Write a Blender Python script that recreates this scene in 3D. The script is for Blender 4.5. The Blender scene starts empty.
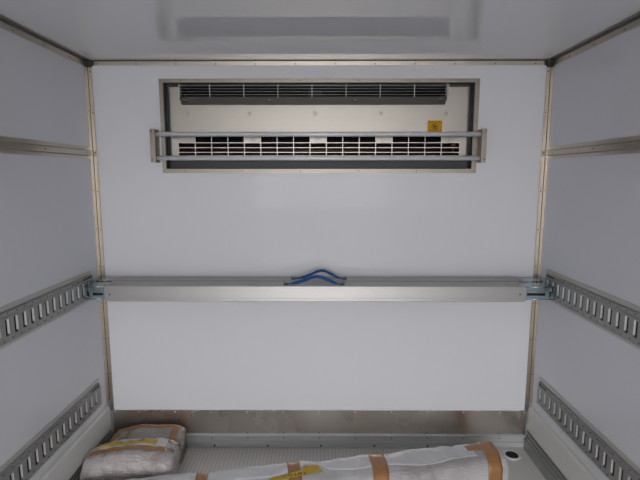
import bpy, bmesh, math, random
from mathutils import Vector, noise
random.seed(7)
SC = bpy.context.scene
COL = SC.collection

# ---------------------------------------------------------------- camera
cam = bpy.data.cameras.new('camera')
cam.sensor_width = 36.0
cam.lens = 464 / 640 * 36.0
cam.clip_start = 0.02
camo = bpy.data.objects.new('camera', cam)
COL.objects.link(camo)
camo.location = (0.016, 0, 1.4415)
camo.rotation_euler = (math.radians(82.0), 0, math.radians(0.25))
SC.camera = camo

# ---------------------------------------------------------------- world: overcast daylight outside the open rear doors
wd = bpy.data.worlds.new('world')
SC.world = wd
wd.use_nodes = True
nt = wd.node_tree
nt.nodes.clear()
wo = nt.nodes.new('ShaderNodeOutputWorld')
bg = nt.nodes.new('ShaderNodeBackground')
tc = nt.nodes.new('ShaderNodeTexCoord')
sx = nt.nodes.new('ShaderNodeSeparateXYZ')
rp = nt.nodes.new('ShaderNodeValToRGB')
nt.links.new(tc.outputs['Generated'], sx.inputs[0])
mp = nt.nodes.new('ShaderNodeMapRange')
mp.inputs['From Min'].default_value = -1
mp.inputs['From Max'].default_value = 1
nt.links.new(sx.outputs['Z'], mp.inputs['Value'])
nt.links.new(mp.outputs[0], rp.inputs[0])
cr = rp.color_ramp
cr.elements[0].position = 0.0
cr.elements[0].color = (0.58, 0.565, 0.55, 1)
cr.elements[1].position = 1.0
cr.elements[1].color = (0.93, 0.94, 1.0, 1)
e = cr.elements.new(0.47); e.color = (0.70, 0.685, 0.675, 1)
e = cr.elements.new(0.53); e.color = (0.98, 0.975, 1.0, 1)
nt.links.new(rp.outputs[0], bg.inputs[0])
bg.inputs[1].default_value = 8.5
nt.links.new(bg.outputs[0], wo.inputs[0])

# daylight portal in the rear door opening (guides the sky light, gives none of its own)
pl = bpy.data.lights.new('rear_opening_portal', 'AREA')
pl.shape = 'RECTANGLE'; pl.size = 2.2; pl.size_y = 2.0
pl.cycles.is_portal = True
plo = bpy.data.objects.new('rear_opening_portal', pl)
COL.objects.link(plo)
plo.location = (0, -3.76, 1.0)
plo.rotation_euler = (math.radians(90), 0, 0)      # faces +Y, into the box

SC.view_settings.view_transform = 'Standard'
SC.view_settings.look = 'None'
SC.view_settings.gamma = 1
SC.view_settings.use_curve_mapping = False
SC.view_settings.exposure = 0.0
SC.cycles.max_bounces = 16
SC.cycles.diffuse_bounces = 10
SC.cycles.glossy_bounces = 8
SC.cycles.caustics_reflective = True
SC.cycles.sample_clamp_indirect = 8

# ---------------------------------------------------------------- materials
def mat(name, col, rough=0.5, metal=0.0, spec=0.5, coat=0.0, noise_amt=0.0, noise_scale=8.0,
        bump=0.0, bump_scale=200.0, stretch=None, rough_var=0.0):
    m = bpy.data.materials.new(name)
    m.use_nodes = True
    t = m.node_tree
    b = t.nodes['Principled BSDF']
    b.inputs['Base Color'].default_value = (*col, 1)
    b.inputs['Roughness'].default_value = rough
    b.inputs['Metallic'].default_value = metal
    b.inputs['Specular IOR Level'].default_value = spec
    b.inputs['Coat Weight'].default_value = coat
    g = t.nodes.new('ShaderNodeTexCoord')
    mpn = t.nodes.new('ShaderNodeMapping')
    t.links.new(g.outputs['Object'], mpn.inputs[0])
    if stretch: mpn.inputs['Scale'].default_value = stretch
    if noise_amt or rough_var:
        n = t.nodes.new('ShaderNodeTexNoise')
        n.inputs['Scale'].default_value = noise_scale
        n.inputs['Detail'].default_value = 4
        t.links.new(mpn.outputs[0], n.inputs['Vector'])
        if noise_amt:
            mx = t.nodes.new('ShaderNodeMix'); mx.data_type = 'RGBA'
            mx.inputs[6].default_value = (*[c * (1 - noise_amt) for c in col], 1)
            mx.inputs[7].default_value = (*[min(1, c * (1 + noise_amt)) for c in col], 1)
            t.links.new(n.outputs['Fac'], mx.inputs[0])
            t.links.new(mx.outputs[2], b.inputs['Base Color'])
        if rough_var:
            r = t.nodes.new('ShaderNodeMapRange')
            r.inputs['From Min'].default_value = 0.3; r.inputs['From Max'].default_value = 0.7
            r.inputs['To Min'].default_value = rough - rough_var
            r.inputs['To Max'].default_value = rough + rough_var
            t.links.new(n.outputs['Fac'], r.inputs['Value'])
            t.links.new(r.outputs[0], b.inputs['Roughness'])
    if bump:
        n2 = t.nodes.new('ShaderNodeTexNoise')
        n2.inputs['Scale'].default_value = bump_scale
        t.links.new(mpn.outputs[0], n2.inputs['Vector'])
        bp = t.nodes.new('ShaderNodeBump')
        bp.inputs['Strength'].default_value = bump
        bp.inputs['Distance'].default_value = 0.002
        t.links.new(n2.outputs['Fac'], bp.inputs['Height'])
        t.links.new(bp.outputs[0], b.inputs['Normal'])
    return m

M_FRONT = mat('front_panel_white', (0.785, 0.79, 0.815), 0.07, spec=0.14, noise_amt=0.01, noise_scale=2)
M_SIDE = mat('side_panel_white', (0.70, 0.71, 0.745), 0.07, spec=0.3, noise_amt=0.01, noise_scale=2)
M_CEIL = mat('ceiling_panel_white', (0.75, 0.755, 0.785), 0.008, spec=0.4)
M_STEEL = mat('brushed_stainless', (0.55, 0.50, 0.43), 0.30, 1.0, noise_amt=0.07, noise_scale=14, stretch=(1, 1, 6))
M_FRAME = mat('unit_frame_steel', (0.25, 0.225, 0.19), 0.38, 1.0, noise_amt=0.07, noise_scale=14)
M_STEELX = mat('kickplate_stainless', (0.66, 0.61, 0.55), 0.28, 0.95, noise_amt=0.08, noise_scale=5, stretch=(1, 1, .6), rough_var=0.05)
M_RAIL = mat('galvanised_rail', (0.30, 0.30, 0.29), 0.42, 0.35, noise_amt=0.10, noise_scale=30)
M_SLOT = mat('lit_slot_edge', (0.55, 0.55, 0.52), 0.4, 0.2)  # rail metal made paler: daylight on the slots' far edges put into the colour
M_EDGE = mat('rail_edge_flange', (0.50, 0.485, 0.445), 0.45, 0.2)
M_PANEL = mat('unit_stainless_face', (0.36, 0.335, 0.30), 0.36, 0.8, noise_amt=0.04, noise_scale=4)
M_ALU = mat('satin_aluminium', (0.44, 0.43, 0.415), 0.36, 0.75, noise_amt=0.03, noise_scale=6, stretch=(.2, 4, 4))
M_TUBE = mat('guard_tube_aluminium', (0.84, 0.84, 0.84), 0.30, 0.1)
M_CHAN = mat('floor_channel_aluminium', (0.60, 0.60, 0.59), 0.40, 0.45, noise_amt=0.06)
M_ZINC = mat('blue_zinc_plate', (0.40, 0.50, 0.55), 0.2, 1.0, noise_amt=0.12, noise_scale=40)
M_DARK = mat('dark_grey_metal', (0.035, 0.037, 0.04), 0.45, 0.4)
M_LIP = mat('grey_metal_lip', (0.065, 0.062, 0.058), 0.45, 0.5)
M_GASK = mat('rubber_gasket', (0.07, 0.075, 0.08), 0.6)
M_BLACK = mat('black_cavity', (0.012, 0.011, 0.011), 0.6)
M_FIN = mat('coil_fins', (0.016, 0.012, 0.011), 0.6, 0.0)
M_COPPER = mat('copper_pipe', (0.12, 0.035, 0.02), 0.4, 0.4)
M_WIRE = mat('guard_wire', (0.60, 0.59, 0.56), 0.4, 0.3)
M_BAR = mat('grille_bar', (0.50, 0.48, 0.44), 0.35, 0.7)
M_RIVET = mat('rivet_dark', (0.045, 0.042, 0.04), 0.5, 0.0)
M_RIVETB = mat('rivet_bright', (0.85, 0.84, 0.8), 0.3, 0.2)
M_BLOCK = mat('cream_kick_block', (0.66, 0.655, 0.62), 0.4, noise_amt=0.03, noise_scale=6)
M_YEL = mat('yellow_sticker', (0.72, 0.37, 0.005), 0.5, spec=0.2)
M_INK = mat('sticker_ink', (0.10, 0.03, 0.01), 0.6)
M_BLUE = mat('blue_webbing', (0.012, 0.085, 0.29), 0.55, noise_amt=0.2, noise_scale=120, bump=0.3, bump_scale=600)
M_CLIP = mat('black_clip', (0.02, 0.02, 0.022), 0.4)
M_RED = mat('faded_red_label', (0.50, 0.30, 0.30), 0.5)
M_TAPE = mat('brown_packing_tape', (0.40, 0.19, 0.075), 0.32, noise_amt=0.15, noise_scale=25, bump=0.3, bump_scale=30)
M_YTAPE = mat('yellow_tape', (0.60, 0.40, 0.03), 0.4, noise_amt=0.1, noise_scale=25)
M_MARK = mat('marker_ink', (0.06, 0.035, 0.02), 0.6)

def floor_mat():
    m = mat('ribbed_floor', (0.36, 0.355, 0.335), 0.40, 0.2)
    t = m.node_tree; b = t.nodes['Principled BSDF']
    g = t.nodes.new('ShaderNodeTexCoord'); s = t.nodes.new('ShaderNodeSeparateXYZ')
    t.links.new(g.outputs['Object'], s.inputs[0])
    def math_(op, a, bb=None):
        n = t.nodes.new('ShaderNodeMath'); n.operation = op
        for i, v in enumerate((a, bb)):
            if v is None: continue
            if isinstance(v, (int, float)): n.inputs[i].default_value = v
            else: t.links.new(v, n.inputs[i])
        return n.outputs[0]
    f = math_('FRACT', math_('DIVIDE', s.outputs['X'], 0.0195))
    groove = math_('LESS_THAN', math_('ABSOLUTE', math_('SUBTRACT', f, 0.5)), 0.08)
    mask = math_('LESS_THAN', math_('ABSOLUTE', s.outputs['X']), 0.82)
    gm = math_('MULTIPLY', groove, mask)
    n = t.nodes.new('ShaderNodeTexNoise'); n.inputs['Scale'].default_value = 6
    n.inputs['Detail'].default_value = 6
    t.links.new(g.outputs['Object'], n.inputs['Vector'])
    base = t.nodes.new('ShaderNodeMix'); base.data_type = 'RGBA'
    base.inputs[6].default_value = (0.74, 0.73, 0.70, 1); base.inputs[7].default_value = (0.83, 0.81, 0.77, 1)
    t.links.new(n.outputs['Fac'], base.inputs[0])
    mx = t.nodes.new('ShaderNodeMix'); mx.data_type = 'RGBA'
    t.links.new(math_('MULTIPLY', gm, 0.6), mx.inputs[0])
    t.links.new(base.outputs[2], mx.inputs[6]); mx.inputs[7].default_value = (0.42, 0.39, 0.35, 1)
    t.links.new(mx.outputs[2], b.inputs['Base Color'])
    bp = t.nodes.new('ShaderNodeBump'); bp.inputs['Distance'].default_value = 0.002
    bp.inputs['Strength'].default_value = 0.6; bp.invert = True
    t.links.new(gm, bp.inputs['Height']); t.links.new(bp.outputs[0], b.inputs['Normal'])
    return m
M_FLOOR = floor_mat()

def wrap_mat(name, ca, cb, cell=0.011, strength=0.7, rough=0.3, patch=3.0, lo=.45, hi=.62):
    m = mat(name, ca, rough, spec=0.6)
    t = m.node_tree; b = t.nodes['Principled BSDF']
    g = t.nodes.new('ShaderNodeTexCoord')
    n = t.nodes.new('ShaderNodeTexNoise'); n.inputs['Scale'].default_value = patch; n.inputs['Detail'].default_value = 3
    t.links.new(g.outputs['Object'], n.inputs['Vector'])
    r = t.nodes.new('ShaderNodeMapRange'); r.inputs['From Min'].default_value = lo; r.inputs['From Max'].default_value = hi
    t.links.new(n.outputs['Fac'], r.inputs['Value'])
    v = t.nodes.new('ShaderNodeTexVoronoi'); v.inputs['Scale'].default_value = 1 / cell
    v.inputs['Randomness'].default_value = 0.15
    t.links.new(g.outputs['Object'], v.inputs['Vector'])
    mx = t.nodes.new('ShaderNodeMix'); mx.data_type = 'RGBA'
    mx.inputs[6].default_value = (*ca, 1); mx.inputs[7].default_value = (*cb, 1)
    t.links.new(r.outputs[0], mx.inputs[0])
    t.links.new(mx.outputs[2], b.inputs['Base Color'])
    n2 = t.nodes.new('ShaderNodeTexNoise'); n2.inputs['Scale'].default_value = 22; n2.inputs['Detail'].default_value = 5
    n2.inputs['Distortion'].default_value = 1.0
    t.links.new(g.outputs['Object'], n2.inputs['Vector'])
    b1 = t.nodes.new('ShaderNodeBump'); b1.inputs['Strength'].default_value = 0.55; b1.inputs['Distance'].default_value = 0.012
    t.links.new(n2.outputs['Fac'], b1.inputs['Height'])
    b2 = t.nodes.new('ShaderNodeBump'); b2.inputs['Strength'].default_value = strength; b2.inputs['Distance'].default_value = 0.003
    b2.invert = True
    t.links.new(v.outputs['Distance'], b2.inputs['Height'])
    t.links.new(b1.outputs[0], b2.inputs['Normal'])
    t.links.new(b2.outputs[0], b.inputs['Normal'])
    return m
M_BUBBLE = wrap_mat('bubble_wrap', (0.62, 0.61, 0.61), (0.43, 0.40, 0.39))
M_BUBBLE2 = wrap_mat('bubble_wrap_pinkish', (0.52, 0.475, 0.46), (0.38, 0.31, 0.29), rough=.22, strength=1.0, lo=.5)
M_FOAM = wrap_mat('white_foam_sheet', (0.74, 0.74, 0.75), (0.62, 0.62, 0.62), strength=0.05)
M_POLY = wrap_mat('clear_poly_over_carton', (0.40, 0.36, 0.32), (0.30, 0.24, 0.18), strength=0.05, rough=0.16, patch=9)
M_CRUMP = wrap_mat('crumpled_clear_poly', (0.46, 0.44, 0.42), (0.24, 0.17, 0.13), strength=0.1, rough=0.14, patch=22, lo=.4, hi=.55)

# ---------------------------------------------------------------- mesh helpers
def link_bm(name, bm, mats, parent=None, smooth=False, bevel=0.0):
    me = bpy.data.meshes.new(name)
    bm.normal_update()
    bm.to_mesh(me); bm.free()
    for m in (mats if isinstance(mats, (list, tuple)) else [mats]): me.materials.append(m)
    if smooth:
        for p in me.polygons: p.use_smooth = True
    o = bpy.data.objects.new(name, me)
    COL.objects.link(o)
    if parent: o.parent = parent
    if bevel:
        md = o.modifiers.new('bevel', 'BEVEL'); md.width = bevel; md.segments = 2; md.limit_method = 'ANGLE'
        md.harden_normals = False
    return o
def struct(name, bm, mats, **k):
    o = link_bm(name, bm, mats, **k); o['kind'] = 'structure'; return o
def thing(name, loc, label, cat, group=None):
    o = bpy.data.objects.new(name, None); o.empty_display_size = 0.05
    COL.objects.link(o); o.location = loc; o['label'] = label; o['category'] = cat
    if group: o['group'] = group
    return o
def tag(o, label, cat, group=None):
    o['label'] = label; o['category'] = cat
    if group: o['group'] = group
    return o
def box(bm, x0, x1, y0, y1, z0, z1, mi=0):
    vs = [bm.verts.new(p) for p in ((x0,y0,z0),(x1,y0,z0),(x1,y1,z0),(x0,y1,z0),(x0,y0,z1),(x1,y0,z1),(x1,y1,z1),(x0,y1,z1))]
    for f in ((3,2,1,0),(4,5,6,7),(0,1,5,4),(1,2,6,5),(2,3,7,6),(3,0,4,7)):
        fc = bm.faces.new([vs[i] for i in f]); fc.material_index = mi
def cyl(bm, p0, p1, r0, r1=None, seg=16, mi=0, cap=True, smooth=True):
    p0 = Vector(p0); p1 = Vector(p1); r1 = r0 if r1 is None else r1
    d = (p1 - p0).normalized()
    a = d.orthogonal().normalized(); b = d.cross(a)
    A = []; B = []
    for i in range(seg):
        t = 2 * math.pi * i / seg
        q = a * math.cos(t) + b * math.sin(t)
        A.append(bm.verts.new(p0 + q * r0)); B.append(bm.verts.new(p1 + q * r1))
    for i in range(seg):
        j = (i + 1) % seg
        f = bm.faces.new((A[i], A[j], B[j], B[i])); f.material_index = mi; f.smooth = smooth
    if cap:
        f = bm.faces.new(A[::-1]); f.material_index = mi
        f = bm.faces.new(B); f.material_index = mi
def dome(bm, p, n, r, mi=0, h=0.5, seg=8):
    """rivet head: a low dome at p with normal n"""
    p = Vector(p); n = Vector(n).normalized(); a = n.orthogonal().normalized(); b = n.cross(a)
    rings = []
    for rr, hh in ((1, -.2), (1, .25), (.72, .75), (.3, 1.0)):
        rings.append([bm.verts.new(p + (a * math.cos(2*math.pi*i/seg) + b * math.sin(2*math.pi*i/seg)) * r * rr + n * r * h * hh) for i in range(seg)])
    for A, B in zip(rings, rings[1:]):
        for i in range(seg):
            j = (i + 1) % seg
            f = bm.faces.new((A[i], A[j], B[j], B[i])); f.material_index = mi; f.smooth = True
    f = bm.faces.new(rings[-1]); f.material_index = mi
def prism(bm, prof, axis_map, t0, t1, mi=0):
    """closed 2-D profile extruded from t0 to t1; axis_map(p, q, t) -> xyz"""
    A = [bm.verts.new(axis_map(p, q, t0)) for p, q in prof]
    B = [bm.verts.new(axis_map(p, q, t1)) for p, q in prof]
    n = len(prof)
    for i in range(n):
        j = (i + 1) % n
        f = bm.faces.new((A[i], A[j], B[j], B[i])); f.material_index = mi
    f = bm.faces.new(A[::-1]); f.material_index = mi
    f = bm.faces.new(B); f.material_index = mi
def fix(bm):
    bmesh.ops.recalc_face_normals(bm, faces=bm.faces)
def plate(bm, us, vs, is_hole, mapf, d0, d1, mi=0):
    """perforated solid plate: grid us x vs, holes where is_hole(uc, vc); mapf(u, v, d) -> xyz"""
    nu, nv = len(us), len(vs)
    F = {}
    def V(i, j, k):
        if (i, j, k) not in F: F[(i, j, k)] = bm.verts.new(mapf(us[i], vs[j], d1 if k else d0))
        return F[(i, j, k)]
    H = [[is_hole((us[i]+us[i+1])/2, (vs[j]+vs[j+1])/2) for j in range(nv-1)] for i in range(nu-1)]
    def solid(i, j): return 0 <= i < nu-1 and 0 <= j < nv-1 and not H[i][j]
    fs = []
    for i in range(nu-1):
        for j in range(nv-1):
            if H[i][j]: continue
            for k in (0, 1): fs.append([V(i,j,k), V(i+1,j,k), V(i+1,j+1,k), V(i,j+1,k)])
            if not solid(i-1, j): fs.append([V(i,j,0), V(i,j+1,0), V(i,j+1,1), V(i,j,1)])
            if not solid(i+1, j): fs.append([V(i+1,j,0), V(i+1,j+1,0), V(i+1,j+1,1), V(i+1,j,1)])
            if not solid(i, j-1): fs.append([V(i,j,0), V(i+1,j,0), V(i+1,j,1), V(i,j,1)])
            if not solid(i, j+1): fs.append([V(i,j+1,0), V(i+1,j+1,0), V(i+1,j+1,1), V(i,j+1,1)])
    for f in fs:
        fc = bm.faces.new(f); fc.material_index = mi
    fix(bm)

# ================================================================= THE BOX (structure)
HW, D, H, YR = 1.11, 2.312, 1.985, -3.75          # half width, front wall, ceiling height, rear opening
bm = bmesh.new(); box(bm, -HW, HW, YR, D, -0.06, 0.0); struct('floor', bm, M_FLOOR)
bm = bmesh.new(); box(bm, -HW-.06, HW+.06, YR, D+.3, H, H+.06); struct('ceiling', bm, M_CEIL)
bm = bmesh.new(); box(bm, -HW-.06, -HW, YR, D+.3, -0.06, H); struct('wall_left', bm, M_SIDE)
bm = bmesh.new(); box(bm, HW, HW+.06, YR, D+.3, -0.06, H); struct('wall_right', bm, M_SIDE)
# front wall with the opening for the cooling unit
OX, OZ0, OZ1 = 0.752, 1.468, 1.882
bm = bmesh.new()
plate(bm, [-HW, -OX, OX, HW], [-0.06, OZ0, OZ1, H], lambda u, v: abs(u) < OX and OZ0 < v < OZ1,
      lambda u, v, d: (u, d, v), D, D + 0.06)
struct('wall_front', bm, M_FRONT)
# ground outside the rear doors
bm = bmesh.new(); box(bm, -15, 15, -30, -3.9, -1.05, -1.0)
struct('ground', bm, mat('asphalt', (0.22, 0.22, 0.215), 0.9, noise_amt=0.2, noise_scale=3))

# stainless corner trims with rivets
TW = 0.024
bm = bmesh.new()        # front / ceiling
box(bm, -HW, HW, D-.003, D, H-TW-.002, H); box(bm, -HW, HW, D-.020, D, H-.0025, H)
box(bm, -HW, HW, D-.007, D, H-.0065, H, 2)
for k in range(-6, 6):
    dome(bm, (-.111 + .1905*k + .19, D-.003, 1.966), (0, -1, 0), .0032, 1)
    dome(bm, (-.111 + .1905*k + .19, D-.012, H-.0025), (0, 0, -1), .0028, 1)
struct('trim_1', bm, [M_STEEL, M_RIVET, M_GASK])
for n, s in ((2, -1), (3, 1)):                   # side / ceiling
    bm = bmesh.new()
    box(bm, min(s*HW, s*(HW-.003)), max(s*HW, s*(HW-.003)), YR, D-.02, H-.034, H)
    box(bm, min(s*HW, s*(HW-.028)), max(s*HW, s*(HW-.028)), YR, D-.02, H-.003, H)
    prism(bm, [(0, -.012), (.012, 0), (0, 0)], lambda p, q, t, s=s: (s*(HW-.003-p*.7), t, H-.003+q*.7), YR, D-.02, mi=2)
    y = 2.15
    while y > YR + .05:
        dome(bm, (s*(HW-.003), y, H-.024), (-s, 0, 0), .0034, 1)
        y -= .19
    fix(bm)
    struct('trim_%d' % n, bm, [M_STEEL, M_RIVET, M_GASK])
for n, s in ((4, -1), (5, 1)):                   # vertical corners
    bm = bmesh.new()
    X = lambda a, b: (min(s*a, s*b), max(s*a, s*b))
    z0 = .262
    box(bm, *X(HW-.0225, HW), D-.003, D, .205, H-.026)
    box(bm, *X(HW-.003, HW), D-.032, D, z0, H-.026)
    prism(bm, [(0, .002), (.002, 0), (0, 0)], lambda p, q, t, s=s: (s*(HW-.003-p), D-.003-q, t), z0, H-.026, mi=2)
    k = 0; z = 1.93
    while z > z0 + .03:
        dome(bm, (s*(HW-.014), D-.003, z), (0, -1, 0), .0032, 1)
        dome(bm, (s*(HW-.003), D-.020, z+.006), (-s, 0, 0), .003, 1)
        z -= .19
    fix(bm)
    struct('trim_%d' % n, bm, [M_STEEL, M_RIVET, M_GASK])
for n, s in ((6, -1), (7, 1)):                   # cast cap in the upper corner
    bm = bmesh.new()
    P = [Vector((s*HW, D, H)), Vector((s*(HW-.03), D-.006, H)), Vector((s*HW, D-.045, H)), Vector((s*(HW-.004), D-.004, H-.036))]
    P2 = [Vector((s*(HW-.036), D-.004, H)), Vector((s*(HW-.036), D-.004, H-.024)), Vector((s*(HW-.018), D-.004, H-.036)),
          Vector((s*(HW-.004), D-.02, H-.036)), Vector((s*(HW-.004), D-.045, H-.024)), Vector((s*(HW-.004), D-.045, H)), Vector((s*(HW-.02), D-.045, H))]
    c = bm.verts.new((s*(HW-.018), D-.020, H-.016))
    q = [bm.verts.new(p) for p in P2]
    for i in range(len(q)): bm.faces.new((c, q[i], q[(i+1) % len(q)]))
    k = bm.verts.new((s*HW, D, H))
    for i in range(len(q)): bm.faces.new((k, q[(i+1) % len(q)], q[i]))
    box(bm, *(min(s*(HW-.034), s*(HW-.031)), max(s*(HW-.034), s*(HW-.031))), D-.010, D-.004, H-.026, H-.002)
    fix(bm)
    struct('trim_%d' % n, bm, M_LIP)

# mid-height steel strip on each side wall
for n, s in ((8, -1), (9, 1)):
    bm = bmesh.new()
    prof = [(0, 1.516), (.002, 1.516), (.003, 1.530), (.001, 1.5315), (.009, 1.534), (.009, 1.5555), (.001, 1.558), (.003, 1.5595), (.002, 1.576), (0, 1.576)]
    prism(bm, prof, lambda p, q, t, s=s: (s*(HW-p), t, q), YR, D-.03)
    y = 2.23
    while y > YR:
        dome(bm, (s*(HW-.009), y, 1.545), (-s, 0, 0), .0036, 1); y -= .33
    dome(bm, (s*(HW-.009), 2.262, 1.545), (-s, 0, 0), .003, 1)
    fix(bm)
    struct('trim_%d' % n, bm, [M_STEEL, M_RIVET])

# kick blocks (side baseboards)
for nm, s in (('baseboard_left', -1), ('baseboard_right', 1)):
    bm = bmesh.new()
    prof = [(0, .125), (.022, .125), (.024, .129), (.024, .243), (.018, .252), (.006, .256), (0, .262)]
    prism(bm, prof, lambda p, q, t, s=s: (s*(HW-p), t, q), YR, 2.262)
    y = 2.1
    while y > YR:
        dome(bm, (s*(HW-.024), y, .19), (-s, 0, 0), .0028, 1); y -= .17
    fix(bm)
    struct(nm, bm, [M_BLOCK, M_CHAN])
# ribbed aluminium floor edge under each block
for n, s in ((10, -1), (11, 1)):
    bm = bmesh.new()
    prof = [(0, 0), (.034, 0), (.032, .050), (.026, .056), (.020, .056), (.019, .070), (.026, .072), (.026, .078), (.016, .080),
            (.015, .092), (.022, .094), (.022, .100), (.012, .102), (.011, .125), (0, .125)]
    prism(bm, prof, lambda p, q, t, s=s: (s*(HW-p*.7), t, q), YR, D-.022)
    fix(bm)
    struct('trim_%d' % n, bm, M_RAIL)

# front kickplate and the stepped aluminium channel below it
bm = bmesh.new()
box(bm, -1.094, 1.099, D-.004, D, .066, .206)
for k in range(-6, 6):
    x = .001 + .1912*k
    dome(bm, (x, D-.004, .196), (0, -1, 0), .0038, 1)
    dome(bm, (x, D-.004, .078), (0, -1, 0), .0034, 2)
for x in (-1.082, 1.087):
    dome(bm, (x, D-.004, .196), (0, -1, 0), .0038, 1)
fix(bm)
struct('baseboard_front', bm, [M_STEELX, M_RIVETB, M_RIVET])
bm = bmesh.new()
prof = [(0, 0), (.024, 0), (.024, .003), (.017, .006), (.016, .026), (.020, .029), (.019, .033), (.012, .036), (.010, .060), (.013, .066), (.006, .074), (0, .074)]
prism(bm, prof, lambda p, q, t: (t, D-p, q), -1.09, 1.09)
for k in range(-6, 6): dome(bm, (.004 + .1912*k, D-.011, .053), (0, -1, 0), .0036, 1)
for k in range(-4, 4): box(bm, .011+.2835*k-.004, .011+.2835*k+.004, D-.019, D-.014, .006, .018, 1)
fix(bm)
struct('trim_12', bm, [M_CHAN, M_RIVET])

# frame flange round the unit opening
bm = bmesh.new()
plate(bm, [-.769, -.750, .750, .772], [1.450, 1.470, 1.880, 1.898], lambda u, v: abs(u) < .75 and 1.47 < v < 1.88,
      lambda u, v, d: (u, d, v), D-.004, D)
for x in (-.663, -.379, -.095, .19, .475):
    dome(bm, (x, D-.004, 1.889), (0, -1, 0), .0032, 1); dome(bm, (x+.005, D-.004, 1.46), (0, -1, 0), .0032, 1)
for x in (-.76, .761):
    for z in (1.888, 1.70, 1.46): dome(bm, (x, D-.004, z), (0, -1, 0), .003, 1)
struct('trim_13', bm, [M_FRAME, M_RIVET])
# rubber-lined reveal of the opening
bm = bmesh.new()
plate(bm, [-.752, -.748, .748, .752], [1.468, 1.471, 1.879, 1.882], lambda u, v: abs(u) < .748 and 1.471 < v < 1.879,
      lambda u, v, d: (u, d, v), D-.002, D+.14)
for s in (-1, 1): cyl(bm, (s*.742, D+.030, 1.472), (s*.742, D+.030, 1.878), .004, seg=8)
struct('trim_14', bm, M_GASK)

# ================================================================= COOLING UNIT
unit = thing('refrigeration_unit', (0, 0, 0), 'stainless evaporator cooling unit with two long grilles, recessed high in the front wall', 'cooling unit')
PY = 2.360
k0, kd = -.617, .0818
xs = [-.744, -.690, -.676, -.660, .606, .622] + [k0 + kd*i for i in range(16)] + [-.70, .70, .744]
xs = sorted(set(round(x, 4) for x in xs))
zs = [1.512, 1.538, 1.5995, 1.632, 1.795, 1.868, 1.880]
tabs = [(-.70, k0), (k0+3*kd, k0+4*kd), (k0+7*kd, k0+8*kd), (k0+11*kd, k0+12*kd), (k0+15*kd, .70)]
def hole(u, v):
    if 1.538 < v < 1.5995 and abs(u) < .70: return True
    if 1.5995 < v < 1.632 and abs(u) < .70: return not any(a < u < b for a, b in tabs)
    if 1.795 < v < 1.868 and -.676 < u < .622: return True
    return False
bm = bmesh.new(); plate(bm, xs, zs, hole, lambda u, v, d: (u, d, v), PY, PY+.002)
link_bm('face_panel', bm, M_PANEL, unit)
bm = bmesh.new()        # housing behind
box(bm, -.744, .744, 2.60, 2.61, 1.472, 1.90)
box(bm, -.744, -.735, PY+.004, 2.60, 1.472, 1.878); box(bm, .735, .744, PY+.004, 2.60, 1.472, 1.878)
box(bm, -.735, .735, PY+.004, 2.60, 1.472, 1.480); box(bm, -.735, .735, PY+.004, 2.60, 1.872, 1.878)
box(bm, -.735, .735, PY+.02, 2.60, 1.660, 1.666)
link_bm('housing', bm, M_BLACK, unit)
bm = bmesh.new()        # dark drip tray plate under the panel
box(bm, -.744, .744, PY-.016, PY-.013, 1.473, 1.517); box(bm, -.744, .744, PY-.016, PY, 1.513, 1.517)
cyl(bm, (.05, PY-.016, 1.492), (.05, PY-.019, 1.492), .008, seg=10); cyl(bm, (.078, PY-.016, 1.492), (.078, PY-.019, 1.492), .006, seg=6)
cyl(bm, (.49, PY-.016, 1.492), (.49, PY-.018, 1.492), .006, seg=8)
link_bm('drip_tray', bm, M_DARK, unit)
# lower intake grille
bm = bmesh.new()
for i in range(16):
    x = k0 + kd*i
    box(bm, x-.0023, x+.0023, PY-.004, PY, 1.536, 1.634)
for z in (1.5995, 1.5755, 1.5525): box(bm, -.702, .702, PY-.0045, PY-.001, z-.0021, z+.0021)
g1 = link_bm('intake_grille', bm, M_BAR, unit, bevel=.0006)
# coil behind the grille
bm = bmesh.new()
x = -.69
while x < .70:
    box(bm, x, x+.0015, 2.42, 2.56, 1.49, 1.655); x += .011
link_bm('coil', bm, M_FIN, unit)
for z in (1.53, 1.565, 1.60):
    bm = bmesh.new(); cyl(bm, (-.70, 2.405, z), (.66, 2.405, z), .006, seg=8)
    link_bm('coil_pipe', bm, M_COPPER, unit)
bm = bmesh.new()
cyl(bm, (.665, 2.385, 1.590), (.69, 2.385, 1.590), .014, seg=12); cyl(bm, (.675, 2.385, 1.55), (.675, 2.385, 1.60), .007, seg=10)
link_bm('pipe_elbow', bm, M_COPPER, unit)
# upper outlet: wire guard, lip and blower
bm = bmesh.new()
for z in (1.8705, 1.8555, 1.8415, 1.8275):
    cyl(bm, (-.678, 2.330, z), (.623, 2.330, z), .0012, seg=6)
for i in range(-4, 5):
    cx = -.033 + .1655*i
    if -.68 < cx < .63: box(bm, cx-.0016, cx+.0016, 2.327, 2.336, 1.815, 1.876)
for cx in (-.678, .623): box(bm, cx-.002, cx+.002, 2.327, PY, 1.812, 1.878)
link_bm('outlet_guard', bm, M_WIRE, unit)
bm = bmesh.new()
prism(bm, [(2.328, 1.817), (2.331, 1.817), (2.342, 1.786), (PY, 1.786), (PY, 1.783), (2.339, 1.783)], lambda p, q, t: (t, p, q), -.672, .617)
for v in bm.verts:
    if v.co.z > 1.80: v.co.x += -.008 if v.co.x < 0 else .008
fix(bm)
link_bm('outlet_lip', bm, M_LIP, unit)
bm = bmesh.new(); box(bm, -.735, .735, 2.345, PY, 1.868, 1.8785); box(bm, -.65, -.64, 2.338, 2.346, 1.864, 1.876)
for x in (-.66, -.28, .02, .19, .60): dome(bm, (x, 2.345, 1.8735), (0, -1, 0), .003, 1)
link_bm('top_strip', bm, [M_LIP, M_BLACK], unit)
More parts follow.
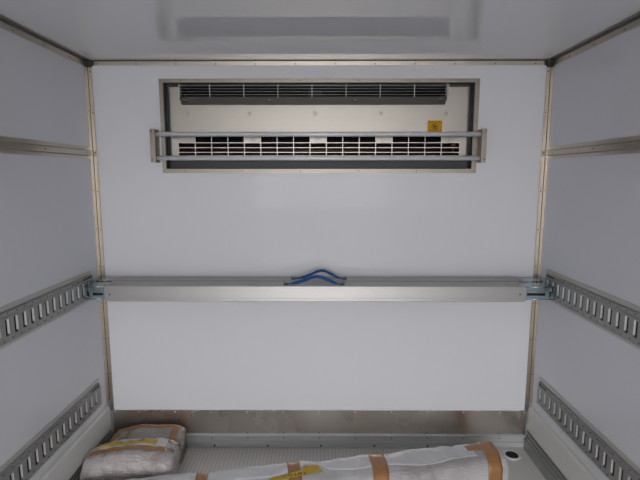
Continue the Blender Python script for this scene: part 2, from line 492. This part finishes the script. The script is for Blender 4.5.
for x0, x1 in ((-.66, -.06), (.02, .61)):
    bm = bmesh.new(); cyl(bm, (x0, 2.43, 1.835), (x1, 2.43, 1.835), .030, seg=24)
    for i in range(24):
        a = 2*math.pi*i/24
        cyl(bm, (x0, 2.43+.036*math.cos(a), 1.835+.036*math.sin(a)), (x1, 2.43+.036*math.cos(a), 1.835+.036*math.sin(a)), .003, seg=5)
    link_bm('blower_drum', bm, M_BLACK, unit)
bm = bmesh.new(); box(bm, -.055, .015, 2.40, 2.46, 1.805, 1.862); cyl(bm, (-.02, 2.40, 1.835), (-.02, 2.385, 1.835), .02, seg=16)
link_bm('fan_motor', bm, M_BLACK, unit)
# screws
def screw_bm(r):
    b = bmesh.new()
    cyl(b, (0, 0, 0), (0, -.0015, 0), r, r*.92, seg=20, mi=0)
    cyl(b, (0, -.0015, 0), (0, -.0045, 0), r*.48, r*.40, seg=10, mi=1)
    box(b, -r*.3, r*.3, -.0052, -.0045, -r*.07, r*.07, 2); box(b, -r*.07, r*.07, -.0052, -.0045, -r*.3, r*.3, 2)
    fix(b); return b
sc0 = link_bm('screw', screw_bm(.0125), [M_PANEL, M_ALU, M_RIVET], unit)
sc0.location = (-.653, PY, 1.744)
spots = [(x, 1.744) for x in (-.346, -.019, .307, .633)] + [(x, 1.617) for x in (-.658, -.331, -.004, .323, .655)]
for x, z in spots:
    c = sc0.copy(); COL.objects.link(c); c.parent = unit; c.location = (x, PY, z)
sl = link_bm('screw', screw_bm(.0105), [M_BLACK, M_RAIL, M_BLACK], unit); sl.location = (-.655, 2.3345, 1.803)
for x in (-.241, .178, .594):
    c = sl.copy(); COL.objects.link(c); c.parent = unit; c.location = (x, 2.3345, 1.803)
# yellow warning sticker: picture of a struck-out fan in a circle, small heading marks
bm = bmesh.new(); box(bm, .539, .611, PY-.0008, PY, 1.6325, 1.708)
st = link_bm('warning_sticker', bm, M_YEL, unit); st['label'] = 'yellow warning sticker with a struck-out circle symbol'
bm = bmesh.new()
Y0 = PY-.0009
def ring(cx, cz, r, w, seg=28):
    for i in range(seg):
        a, b2 = 2*math.pi*i/seg, 2*math.pi*(i+1)/seg
        vs = [bm.verts.new((cx+rr*math.cos(t), Y0-.0003, cz+rr*math.sin(t))) for rr, t in ((r-w, a), (r, a), (r, b2), (r-w, b2))]
        bm.faces.new(vs)
def stroke(x0, z0, x1, z1, w, y=None):
    y = Y0-.0004 if y is None else y
    d = Vector((x1-x0, z1-z0)).normalized() * w/2
    bm.faces.new([bm.verts.new((x0-d.y, y, z0+d.x)), bm.verts.new((x0+d.y, y, z0-d.x)), bm.verts.new((x1+d.y, y, z1-d.x)), bm.verts.new((x1-d.y, y, z1+d.x))])
ring(.575, 1.678, .0165, .0028)
stroke(.564, 1.690, .586, 1.666, .003)
for a in range(4):
    t = a*math.pi/2 + .3
    stroke(.575, 1.678, .575+.010*math.cos(t), 1.678+.010*math.sin(t), .0045, Y0-.0002)
for cx in (.552, .566, .582, .597):
    stroke(cx-.004, 1.7025, cx+.004, 1.7025, .0014); stroke(cx-.003, 1.699, cx+.003, 1.699, .0014); stroke(cx, 1.7045, cx, 1.697, .0012)
for z in (1.6575, 1.6515): stroke(.546, z, .604, z, .0011)
ink = link_bm('sticker_print', bm, M_INK, st)

# ================================================================= GUARD RAIL
guard = thing('guard_rail', (0, 0, 0), 'pair of horizontal aluminium tubes guarding the lower grille of the cooling unit', 'guard rail')
for z in (1.634, 1.5215):
    bm = bmesh.new(); cyl(bm, (-.782, 2.272, z), (.776, 2.272, z), .0112, seg=24)
    link_bm('tube', bm, M_TUBE, guard)
for x0, x1 in ((-.803, -.779), (.773, .797)):
    bm = bmesh.new()
    s = -1 if x0 < 0 else 1
    out0, out1 = (x0, x0+.003) if s < 0 else (x1-.003, x1)
    box(bm, x0, x1, 2.248, 2.251, 1.500, 1.658)
    box(bm, *((x0+.019, x0+.022) if s < 0 else (x1-.022, x1-.019)), 2.251, 2.308, 1.502, 1.656)
    box(bm, x0, x1, 2.3075, 2.3115, 1.500, 1.658)
    for z in (1.515, 1.645): dome(bm, ((x0+x1)/2 - s*-.004, 2.248, z), (0, -1, 0), .0035, 1)
    fix(bm)
    link_bm('end_plate', bm, [M_FRAME, M_RIVET], guard, bevel=.0008)

# ================================================================= LASHING RAILS
SY = 2.165; SP = .0478
def lashing_rail(s, zc, label, SY=2.165):
    bm = bmesh.new()
    face = .015
    ys = []; k = 0
    while SY - SP*k > -3.5:
        y = SY - SP*k; ys += [y+.0095, y-.0095]; k += 1
    ys = [2.20] + ys + [-3.62]
    ys = ys[::-1]
    sl0, sl1 = zc-.034, zc+.026
    centres = [SY - SP*i for i in range(k)]
    cs = set(round(c, 4) for c in centres)
    holes = {}
    def is_hole(u, v):
        return sl0 < v < sl1 and round(u, 4) in cs
    plate(bm, ys, [zc-.058, sl0, sl1, zc+.034], is_hole, lambda u, v, d: (s*(HW-d), u, v), face-.0085, face)
    mp_ = lambda p, q, t: (s*(HW-p), t, q)
    prism(bm, [(0, zc-.060), (.004, zc-.060), (face, zc-.058), (face-.003, zc-.056), (0, zc-.056)], mp_, -3.62, 2.20)
    prism(bm, [(0, zc+.032), (face-.003, zc+.032), (face, zc+.034), (face-.004, zc+.037), (face-.003, zc+.050), (face-.007, zc+.0535), (0, zc+.0535)], mp_, -3.62, 2.20)
    box(bm, *sorted((s*(HW-.0012), s*(HW-.0003))), -3.61, 2.195, zc-.055, zc+.032, 1)
    for c in centres[::1]:
        dome(bm, (s*(HW-face+.003), c+.012, zc+.045), (-s, 0, 0), .0028, 1)
        dome(bm, (s*(HW-face), c-.024, zc-.047), (-s, 0, 0), .0030, 1)
    for q0, q1 in ((zc-.074, zc-.0605), (zc+.054, zc+.073)):
        box(bm, *sorted((s*HW, s*(HW-.003))), -3.62, 2.21, q0, q1, 2)
    for c in centres:      # far edge of each slot, sloped and coloured paler to look daylit
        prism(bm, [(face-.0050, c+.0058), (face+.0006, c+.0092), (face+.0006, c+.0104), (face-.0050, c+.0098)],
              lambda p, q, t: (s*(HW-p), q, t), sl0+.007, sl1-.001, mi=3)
    # stamped marks near the front end
    for i in range(9):
        y = 2.19 - i*.0085
        box(bm, *sorted((s*(HW-face+.0022), s*(HW-face+.003))), y-.0028, y+.0020, zc+.040, zc+.048, 1)
        if i % 3: box(bm, *sorted((s*(HW-face+.0022), s*(HW-face+.003))), y-.0034, y+.0030, zc+.0425, zc+.0440, 1)
    fix(bm)
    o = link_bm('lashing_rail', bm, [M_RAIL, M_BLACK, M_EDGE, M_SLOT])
    tag(o, label, 'lashing rail')
lashing_rail(-1, .910, 'slotted galvanised lashing rail on the left wall at the height of the crossbars', 2.149)
lashing_rail(1, .919, 'slotted galvanised lashing rail on the right wall at the height of the crossbars')
lashing_rail(-1, .355, 'lower slotted lashing rail on the left wall, just above the kick block by the parcels', 2.145)
lashing_rail(1, .368, 'lower slotted lashing rail on the right wall, just above the kick block near the drain')

# ================================================================= LOAD BEAMS
def ribbon(bm, pts, width_y, th):
    """flat webbing: pts in xz plane, extruded along y"""
    n = len(pts); L = []
    for i, (x, y, z) in enumerate(pts):
        a = Vector(pts[max(i-1, 0)]); b = Vector(pts[min(i+1, n-1)])
        t = (b - a); nn = Vector((-t.z, 0, t.x)).normalized() * th/2
        p = Vector((x, y, z)); k_ = min(i, n-1-i)/(n/2); al = .75*min(1, max(0, k_-.12)*4)
        wv = Vector((0, math.cos(al), math.sin(al)))*width_y/2; p = p + Vector((0, 0, math.sin(al)*width_y*.25))
        L.append([bm.verts.new(p - nn - wv), bm.verts.new(p + nn - wv),
                  bm.verts.new(p + nn + wv), bm.verts.new(p - nn + wv)])
    for A, B in zip(L, L[1:]):
        for i in range(4):
            j = (i+1) % 4
            f = bm.faces.new((A[i], A[j], B[j], B[i])); f.smooth = False
    bm.faces.new(L[0]); bm.faces.new(L[-1][::-1]); fix(bm)

def load_beam(y0, y1, label, strap_c, strap_w, strap_h, x0=-.993, x1=.957, end=1.089, sy=.024):
    z0, z1 = .859, .9325
    yc = (y0+y1)/2
    r = thing('load_beam', (0, yc, z0), label, 'load beam', None)
    off = Vector((0, -yc, -z0))
    def lk(name, bm, m, parent=r, **k):
        if parent is r: bmesh.ops.translate(bm, verts=bm.verts, vec=off)
        return link_bm(name, bm, m, parent, **k)
    bm = bmesh.new()    # hollow extrusion with shallow ribs on its faces
    w = y1 - y0; h = z1 - z0
    prof = [(y0, z0+.002), (y0+.002, z0), (y1-.002, z0), (y1, z0+.002), (y1, z1-.002), (y1-.002, z1), (yc+.010, z1), (yc+.008, z1-.0015), (yc-.008, z1-.0015), (yc-.010, z1),
            (y0+.002, z1), (y0, z1-.002), (y0, z1-.010), (y0+.0008, z1-.011), (y0+.0008, z0+.017), (y0, z0+.016)]
    inner = 0.004
    A = []; 
    prism(bm, prof, lambda p, q, t: (t, p, q), x0, x1)
    dome(bm, (x0+.024, y0+.0008, z0+.033), (0, -1, 0), .0042, 1)
    dome(bm, (x1-.026, y0+.0008, z0+.035), (0, -1, 0), .0042, 1)
    fix(bm)
    lk('beam_body', bm, [M_ALU, M_RIVET])
    for s, xb in ((-1, x0), (1, x1)):
        bm = bmesh.new()
        xe = s*end; a, b = min(xb, xe), max(xb, xe)
        za, zb = z0+.008, z1-.003
        ya, yb = y0+.006, y1-.006
        plate(bm, sorted([a, xb + s*.008, xe - s*.040 if abs(xe-xb) > .07 else xe - s*.03, xe - s*.022, xe - s*.014, b]), [za, za+.014, za+.020, za+.032, za+.038, zb],
              lambda u, v: (za+.020 < v < za+.032 and abs(xb + s*.008) < abs(u) < abs(xe) - .035) or (za+.014 < v < za+.038 and abs(xe)-.022 < abs(u) < abs(xe)-.014),
              lambda u, v, d: (u, d, v), ya, ya+.003)
        box(bm, a, b, ya, yb, zb-.003, zb); box(bm, a, b, ya, yb, za, za+.003)
        box(bm, a, b, yb-.003, yb, za, zb)
        box(bm, a+.002, b-.002, ya+.014, ya+.016, za+.004, zb-.004, 1)
        for dx, dz in ((.010, .006), (.010, -.006)):
            dome(bm, (xb + s*dx, ya, (zb if dz > 0 else za) - dz), (0, -1, 0), .003)
        # rolled edges and the latch hook entering the rail
        cyl(bm, (a, ya+.001, zb-.002), (b, ya+.001, zb-.002), .0025, seg=8); cyl(bm, (a, ya+.001, za+.002), (b, ya+.001, za+.002), .0025, seg=8)
        fix(bm)
        lk('end_bracket', bm, [M_ZINC, M_BLACK])
    for xa, xb2 in ((x0+.018, x0+.075), (x1-.085, x1-.02)):
        bm = bmesh.new(); box(bm, xa, xb2, yc-.032, yc-.014, z1-.0002, z1+.0003)
        o = lk('red_label', bm, M_RED); o['label'] = 'faded red label on the top face'
    # webbing handle
    bm = bmesh.new(); pts = []
    x_l, x_r = strap_c - strap_w/2, strap_c + strap_w/2
    base = z1 + .003
    N = 40
    ctrl = [(0, 0), (.10, .0), (.20, .10), (.34, .46), (.46, .86), (.54, 1.0), (.62, .93), (.74, .52), (.86, .10), (.93, .0), (1, 0)]
    for i in range(N+1):
        t = i/N
        for (a, za), (b, zb) in zip(ctrl, ctrl[1:]):
            if a <= t <= b:
                u = (t-a)/(b-a); u = u*u*(3-2*u)*.35 + u*.65
                pts.append((x_l + (x_r-x_l)*t, yc-.01, base + strap_h*(za+(zb-za)*u))); break
    ribbon(bm, pts, sy, .003)
    st = lk('carry_strap', bm, M_BLUE); st['label'] = 'arched blue webbing strap'
    for x in (x_l, x_r):
        bm = bmesh.new(); s = -1 if x < strap_c else 1
        box(bm, x-.010, x+.010, yc-.024, yc+.006, z1, z1+.004); box(bm, x+s*.008, x+s*.0105, yc-.022, yc+.004, z1, z1+.013)
        bmesh.ops.translate(bm, verts=bm.verts, vec=off)
        link_bm('strap_clip', bm, M_CLIP, st)
    return r
load_beam(2.090, 2.188, 'aluminium load crossbar nearest the viewer, with a blue strap, between the two side rails', -.021, .262, .031, sy=.016)
load_beam(2.203, 2.300, 'second aluminium load crossbar, behind the front one and against the front wall', .001, .250, .037, sy=.013, x0=-1.03, x1=1.00, end=1.088)

# ================================================================= FLOOR DRAIN
dr = thing('floor_drain', (1.003, 2.236, 0), 'round floor drain with a dark centre in the right front corner of the floor', 'drain')
bm = bmesh.new()
R = [(.047, .0002), (.046, .004), (.035, .0045), (.032, .001)]
seg = 40; rings = [[bm.verts.new((r*math.cos(2*math.pi*i/seg), r*math.sin(2*math.pi*i/seg), z)) for i in range(seg)] for r, z in R]
for A, B in zip(rings, rings[1:]):
    for i in range(seg): bm.faces.new((A[i], A[(i+1) % seg], B[(i+1) % seg], B[i])).smooth = True
fix(bm); link_bm('drain_ring', bm, M_RIVETB, dr)
bm = bmesh.new(); cyl(bm, (0, 0, .0002), (0, 0, .0012), .0335, seg=32); 
for i in range(-3, 4):
    w = math.sqrt(.031**2 - (i*.009)**2); box(bm, -w, w, i*.009-.0015, i*.009+.0015, .0012, .002)
fix(bm); link_bm('drain_cover', bm, M_BLACK, dr)

# ================================================================= WRAPPED PARCELS
def sgp(v, p): return math.copysign(abs(v)**p, v)
class Parcel:
    def __init__(s, a, b, hw, h, n=4.0, m=10.0, amp=.008, freq=9.0, seed=0, taper=0.0, hfun=None, wfun=None):
        s.a, s.b = Vector(a), Vector(b); s.hw, s.h, s.n, s.m = hw, h, n, m
        s.amp, s.freq, s.seed = amp, freq, seed
        s.d = (s.b - s.a).normalized(); s.L = (s.b - s.a).length
        s.side = Vector((-s.d.y, s.d.x, 0)); s.hfun = hfun or (lambda u: 1.0); s.wfun = wfun or (lambda u: 1.0)
    def raw(s, u, th):
        """u in 0..1 along, th angle: 0 = far side, 90 = top, 180 = near side"""
        k = (1 - abs(2*u-1)**s.m)**(1/s.m) if 0 < u < 1 else 0.0
        c, q = math.cos(th), math.sin(th)
        y = s.hw * sgp(c, 2/s.n) * (.30 + .70*k) * s.wfun(u) if k > 0 else s.hw*.25*c*s.wfun(u)
        hh = s.h * s.hfun(u)
        z = hh*.48 + hh*.52*sgp(q, 2/s.n)*(k if k > 0 else 0)
        return s.a + s.d*(s.L*u) + s.side*y + Vector((0, 0, z))
    def pos(s, u, th, off=0.0):
        p = s.raw(u, th)
        o = Vector((s.seed*3.1, s.seed*1.7, s.seed*.9))
        c = s.a + s.d*(s.L*min(max(u, .06), .94)) + Vector((0, 0, s.h*.48))
        n = (p - c); n = n.normalized() if n.length > 1e-6 else Vector((0, 0, 1))
        q = p*s.freq + o
        dsp = noise.noise(q)*s.amp + noise.noise(q*2.7)*s.amp*.45 + (abs(noise.noise(q*1.6 + Vector((5, 2, 1)))) - .2)*s.amp*.8
        p = p + n*(dsp + off)
        p.z = max(p.z, .001 + (off if off else 0))
        return p
    def skin(s, bm, nu, nt, u0=0.0, u1=1.0, mi=0, off=0.0):
        rows = []
        for i in range(nu+1):
            t = i/nu; u = u0 + (u1-u0)*(.5-.5*math.cos(math.pi*t) if (u0 == 0 and u1 == 1) else t)
            u = .5*u + .5*(u0 + (u1-u0)*t) if (u0 == 0 and u1 == 1) else u
            rows.append([bm.verts.new(s.pos(u, 2*math.pi*j/nt, off)) for j in range(nt)])
        for A, B in zip(rows, rows[1:]):
            for j in range(nt):
                f = bm.faces.new((A[j], A[(j+1) % nt], B[(j+1) % nt], B[j])); f.material_index = mi; f.smooth = True
        bm.faces.new(rows[0][::-1]).smooth = True; bm.faces.new(rows[-1]).smooth = True
        fix(bm)
    def patch(s, bm, f, nu, nt, off, mi=0, th=.0006):
        """f(a, b) -> (u, theta) for a, b in 0..1"""
        G = [[bm.verts.new(s.pos(*f(i/nu, j/nt), off)) for j in range(nt+1)] for i in range(nu+1)]
        Lw = [[bm.verts.new(s.pos(*f(i/nu, j/nt), off-th)) for j in range(nt+1)] for i in range(nu+1)]
        for i in range(nu):
            for j in range(nt):
                for g in (G, Lw):
                    fc = bm.faces.new((g[i][j], g[i+1][j], g[i+1][j+1], g[i][j+1])); fc.material_index = mi; fc.smooth = True
        for i in range(nu):
            for j in (0, nt): bm.faces.new((G[i][j], G[i+1][j], Lw[i+1][j], Lw[i][j])).material_index = mi
        for j in range(nt):
            for i in (0, nu): bm.faces.new((G[i][j], G[i][j+1], Lw[i][j+1], Lw[i][j])).material_index = mi
        fix(bm)
rad = math.radians
def parcel_thing(name, P, label, cat, m, nu, nt, part='wrapping', group=None):
    r = thing(name, tuple((P.a+P.b)/2 * 1.0), label, cat, group)
    r.location.z = 0
    def lk(nm, bm, mm, parent=r):
        bmesh.ops.translate(bm, verts=bm.verts, vec=-Vector(r.location))
        return link_bm(nm, bm, mm, parent)
    bm = bmesh.new(); P.skin(bm, nu, nt); lk(part, bm, m)
    return r, lk
def tape(P, lk, u0, u1, t0, t1, off=.0022, m=None, nm='brown_tape', skew=0.0, parent=None, wob=0.0, nu=5, nt=60):
    bm = bmesh.new()
    def f(a, b): return (u0 + (u1-u0)*a + skew*(b-.5) + wob*math.sin(b*7), rad(t0 + (t1-t0)*b))
    P.patch(bm, f, nu, nt, off)
    return lk(nm, bm, m or M_TAPE) if parent is None else lk(nm, bm, m or M_TAPE, parent)
def scribble(P, lk, parent, u0, u1, t0, t1, off, rows, seed):
    """hand-written marker strokes across a tape"""
    rnd = random.Random(seed); bm = bmesh.new()
    nch = 7
    for rr in range(rows):
        for c in range(nch):
            for k in range(3):
                ua = u0 + (u1-u0)*(c + rnd.uniform(.1, .5))/nch; ub = ua + (u1-u0)/nch*rnd.uniform(-.35, .55)
                ta = t0 + (t1-t0)*(rr + rnd.uniform(.15, .8))/rows; tb = ta + (t1-t0)/rows*rnd.uniform(-.4, .4)
                w = .0016/P.L
                P.patch(bm, lambda a, b: (ua + (ub-ua)*b + w*(a-.5)*2, rad(ta + (tb-ta)*b + 1.2*(a-.5))), 1, 3, off, th=.0002)
    return lk('handwriting', bm, M_MARK, parent)

# long bubble-wrapped parcel along the bottom of the view
PL = Parcel((-1.03, 1.755, 0), (.858, 2.053, 0), .092, .142, n=3.4, m=60, amp=.010, freq=7, seed=2,
            hfun=lambda u: .93 + .07*u + .10*u**4, wfun=lambda u: .96 + .06*u)
long_p, lk = parcel_thing('long_parcel', PL, 'long parcel in bubble wrap and brown tape lying across the floor in front', 'parcel', M_BUBBLE, 320, 72)
# white foam sheet showing over the top and far side
bm = bmesh.new()
PL.patch(bm, lambda a, b: (.02 + .915*a, rad(-50 + (150 + 9*math.sin(a*9) + 4*math.sin(a*31))*b)), 260, 30, .0014)
o = lk('foam_sheet', bm, M_FOAM); o['label'] = 'plain white foam sheet over the top'
u_of = lambda x: (x + 1.03)/1.888
tape(PL, lk, u_of(-.53), u_of(-.48), -40, 215, skew=0)
tape(PL, lk, u_of(-.135), u_of(-.078), -40, 215, skew=-.003)
tape(PL, lk, u_of(.240), u_of(.312), -45, 215, skew=-.018, wob=.002)
tape(PL, lk, u_of(.775), u_of(.838), -40, 215, off=.003, skew=-.022, wob=.002)
tape(PL, lk, u_of(.705), u_of(.80), 74, 90, off=.0026, nt=10, nu=20)
bm = bmesh.new()
PL.patch(bm, lambda a, b: (u_of(-.215 + .225*a + .02*(b-.5)), rad(107 - 15*a + 13*(b-.5)*(1 if a > .12 else .25 + a*6.2))), 40, 12, .0042)
yt = lk('yellow_tape', bm, M_YTAPE)
scribble(PL, lk, yt, u_of(-.155), u_of(-.055), 95, 104, .0050, 2, 3)

# rear left parcel
PA = Parcel((-1.045, 2.190, 0), (-.690, 2.205, 0), .078, .150, n=4.5, m=9, amp=.007, freq=12, seed=5,
            hfun=lambda u: .95 + .08*math.sin(u*2.6))
pa, lka = parcel_thing('wrapped_parcel', PA, 'small parcel in clear film with brown tape, against the front wall in the left corner', 'parcel', M_POLY, 90, 72)
tape(PA, lka, .10, .93, 62, 86, off=.0025, nu=60, nt=10)
tape(PA, lka, .845, .935, -40, 150, off=.003, skew=.0)
tape(PA, lka, .03, .09, 20, 150, off=.003)
# front left parcel
PB = Parcel((-1.078, 1.990, 0), (-.668, 2.015, 0), .100, .193, n=2.5, m=7, amp=.010, freq=10, seed=9,
            hfun=lambda u: .88 + .16*math.sin(u*2.7))
pb, lkb = parcel_thing('wrapped_parcel', PB, 'bubble-wrapped parcel with yellow tape on top, between the left wall and the clear-film parcel', 'parcel', M_BUBBLE2, 110, 80)
bm = bmesh.new()
PB.patch(bm, lambda a, b: (.16 + .76*a, rad(8 + (92 + 4*math.sin(a*8))*b)), 50, 30, .004)
o = lkb('foam_sheet', bm, M_FOAM); o['label'] = 'plain white foam sheet at the back'
tape(PB, lkb, .04, .90, 97, 109, off=.0055, nu=60, nt=12)
ytb = tape(PB, lkb, .14, .78, 77, 91, off=.0066, m=M_YTAPE, nm='yellow_tape', nu=50, nt=12)
scribble(PB, lkb, ytb, .32, .66, 80, 89, .0074, 1, 8)
bm = bmesh.new()
PB.patch(bm, lambda a, b: (.90 + .085*a, rad(-10 + 110*b)), 14, 60, .006)
lkb('film_flap', bm, M_CRUMP)
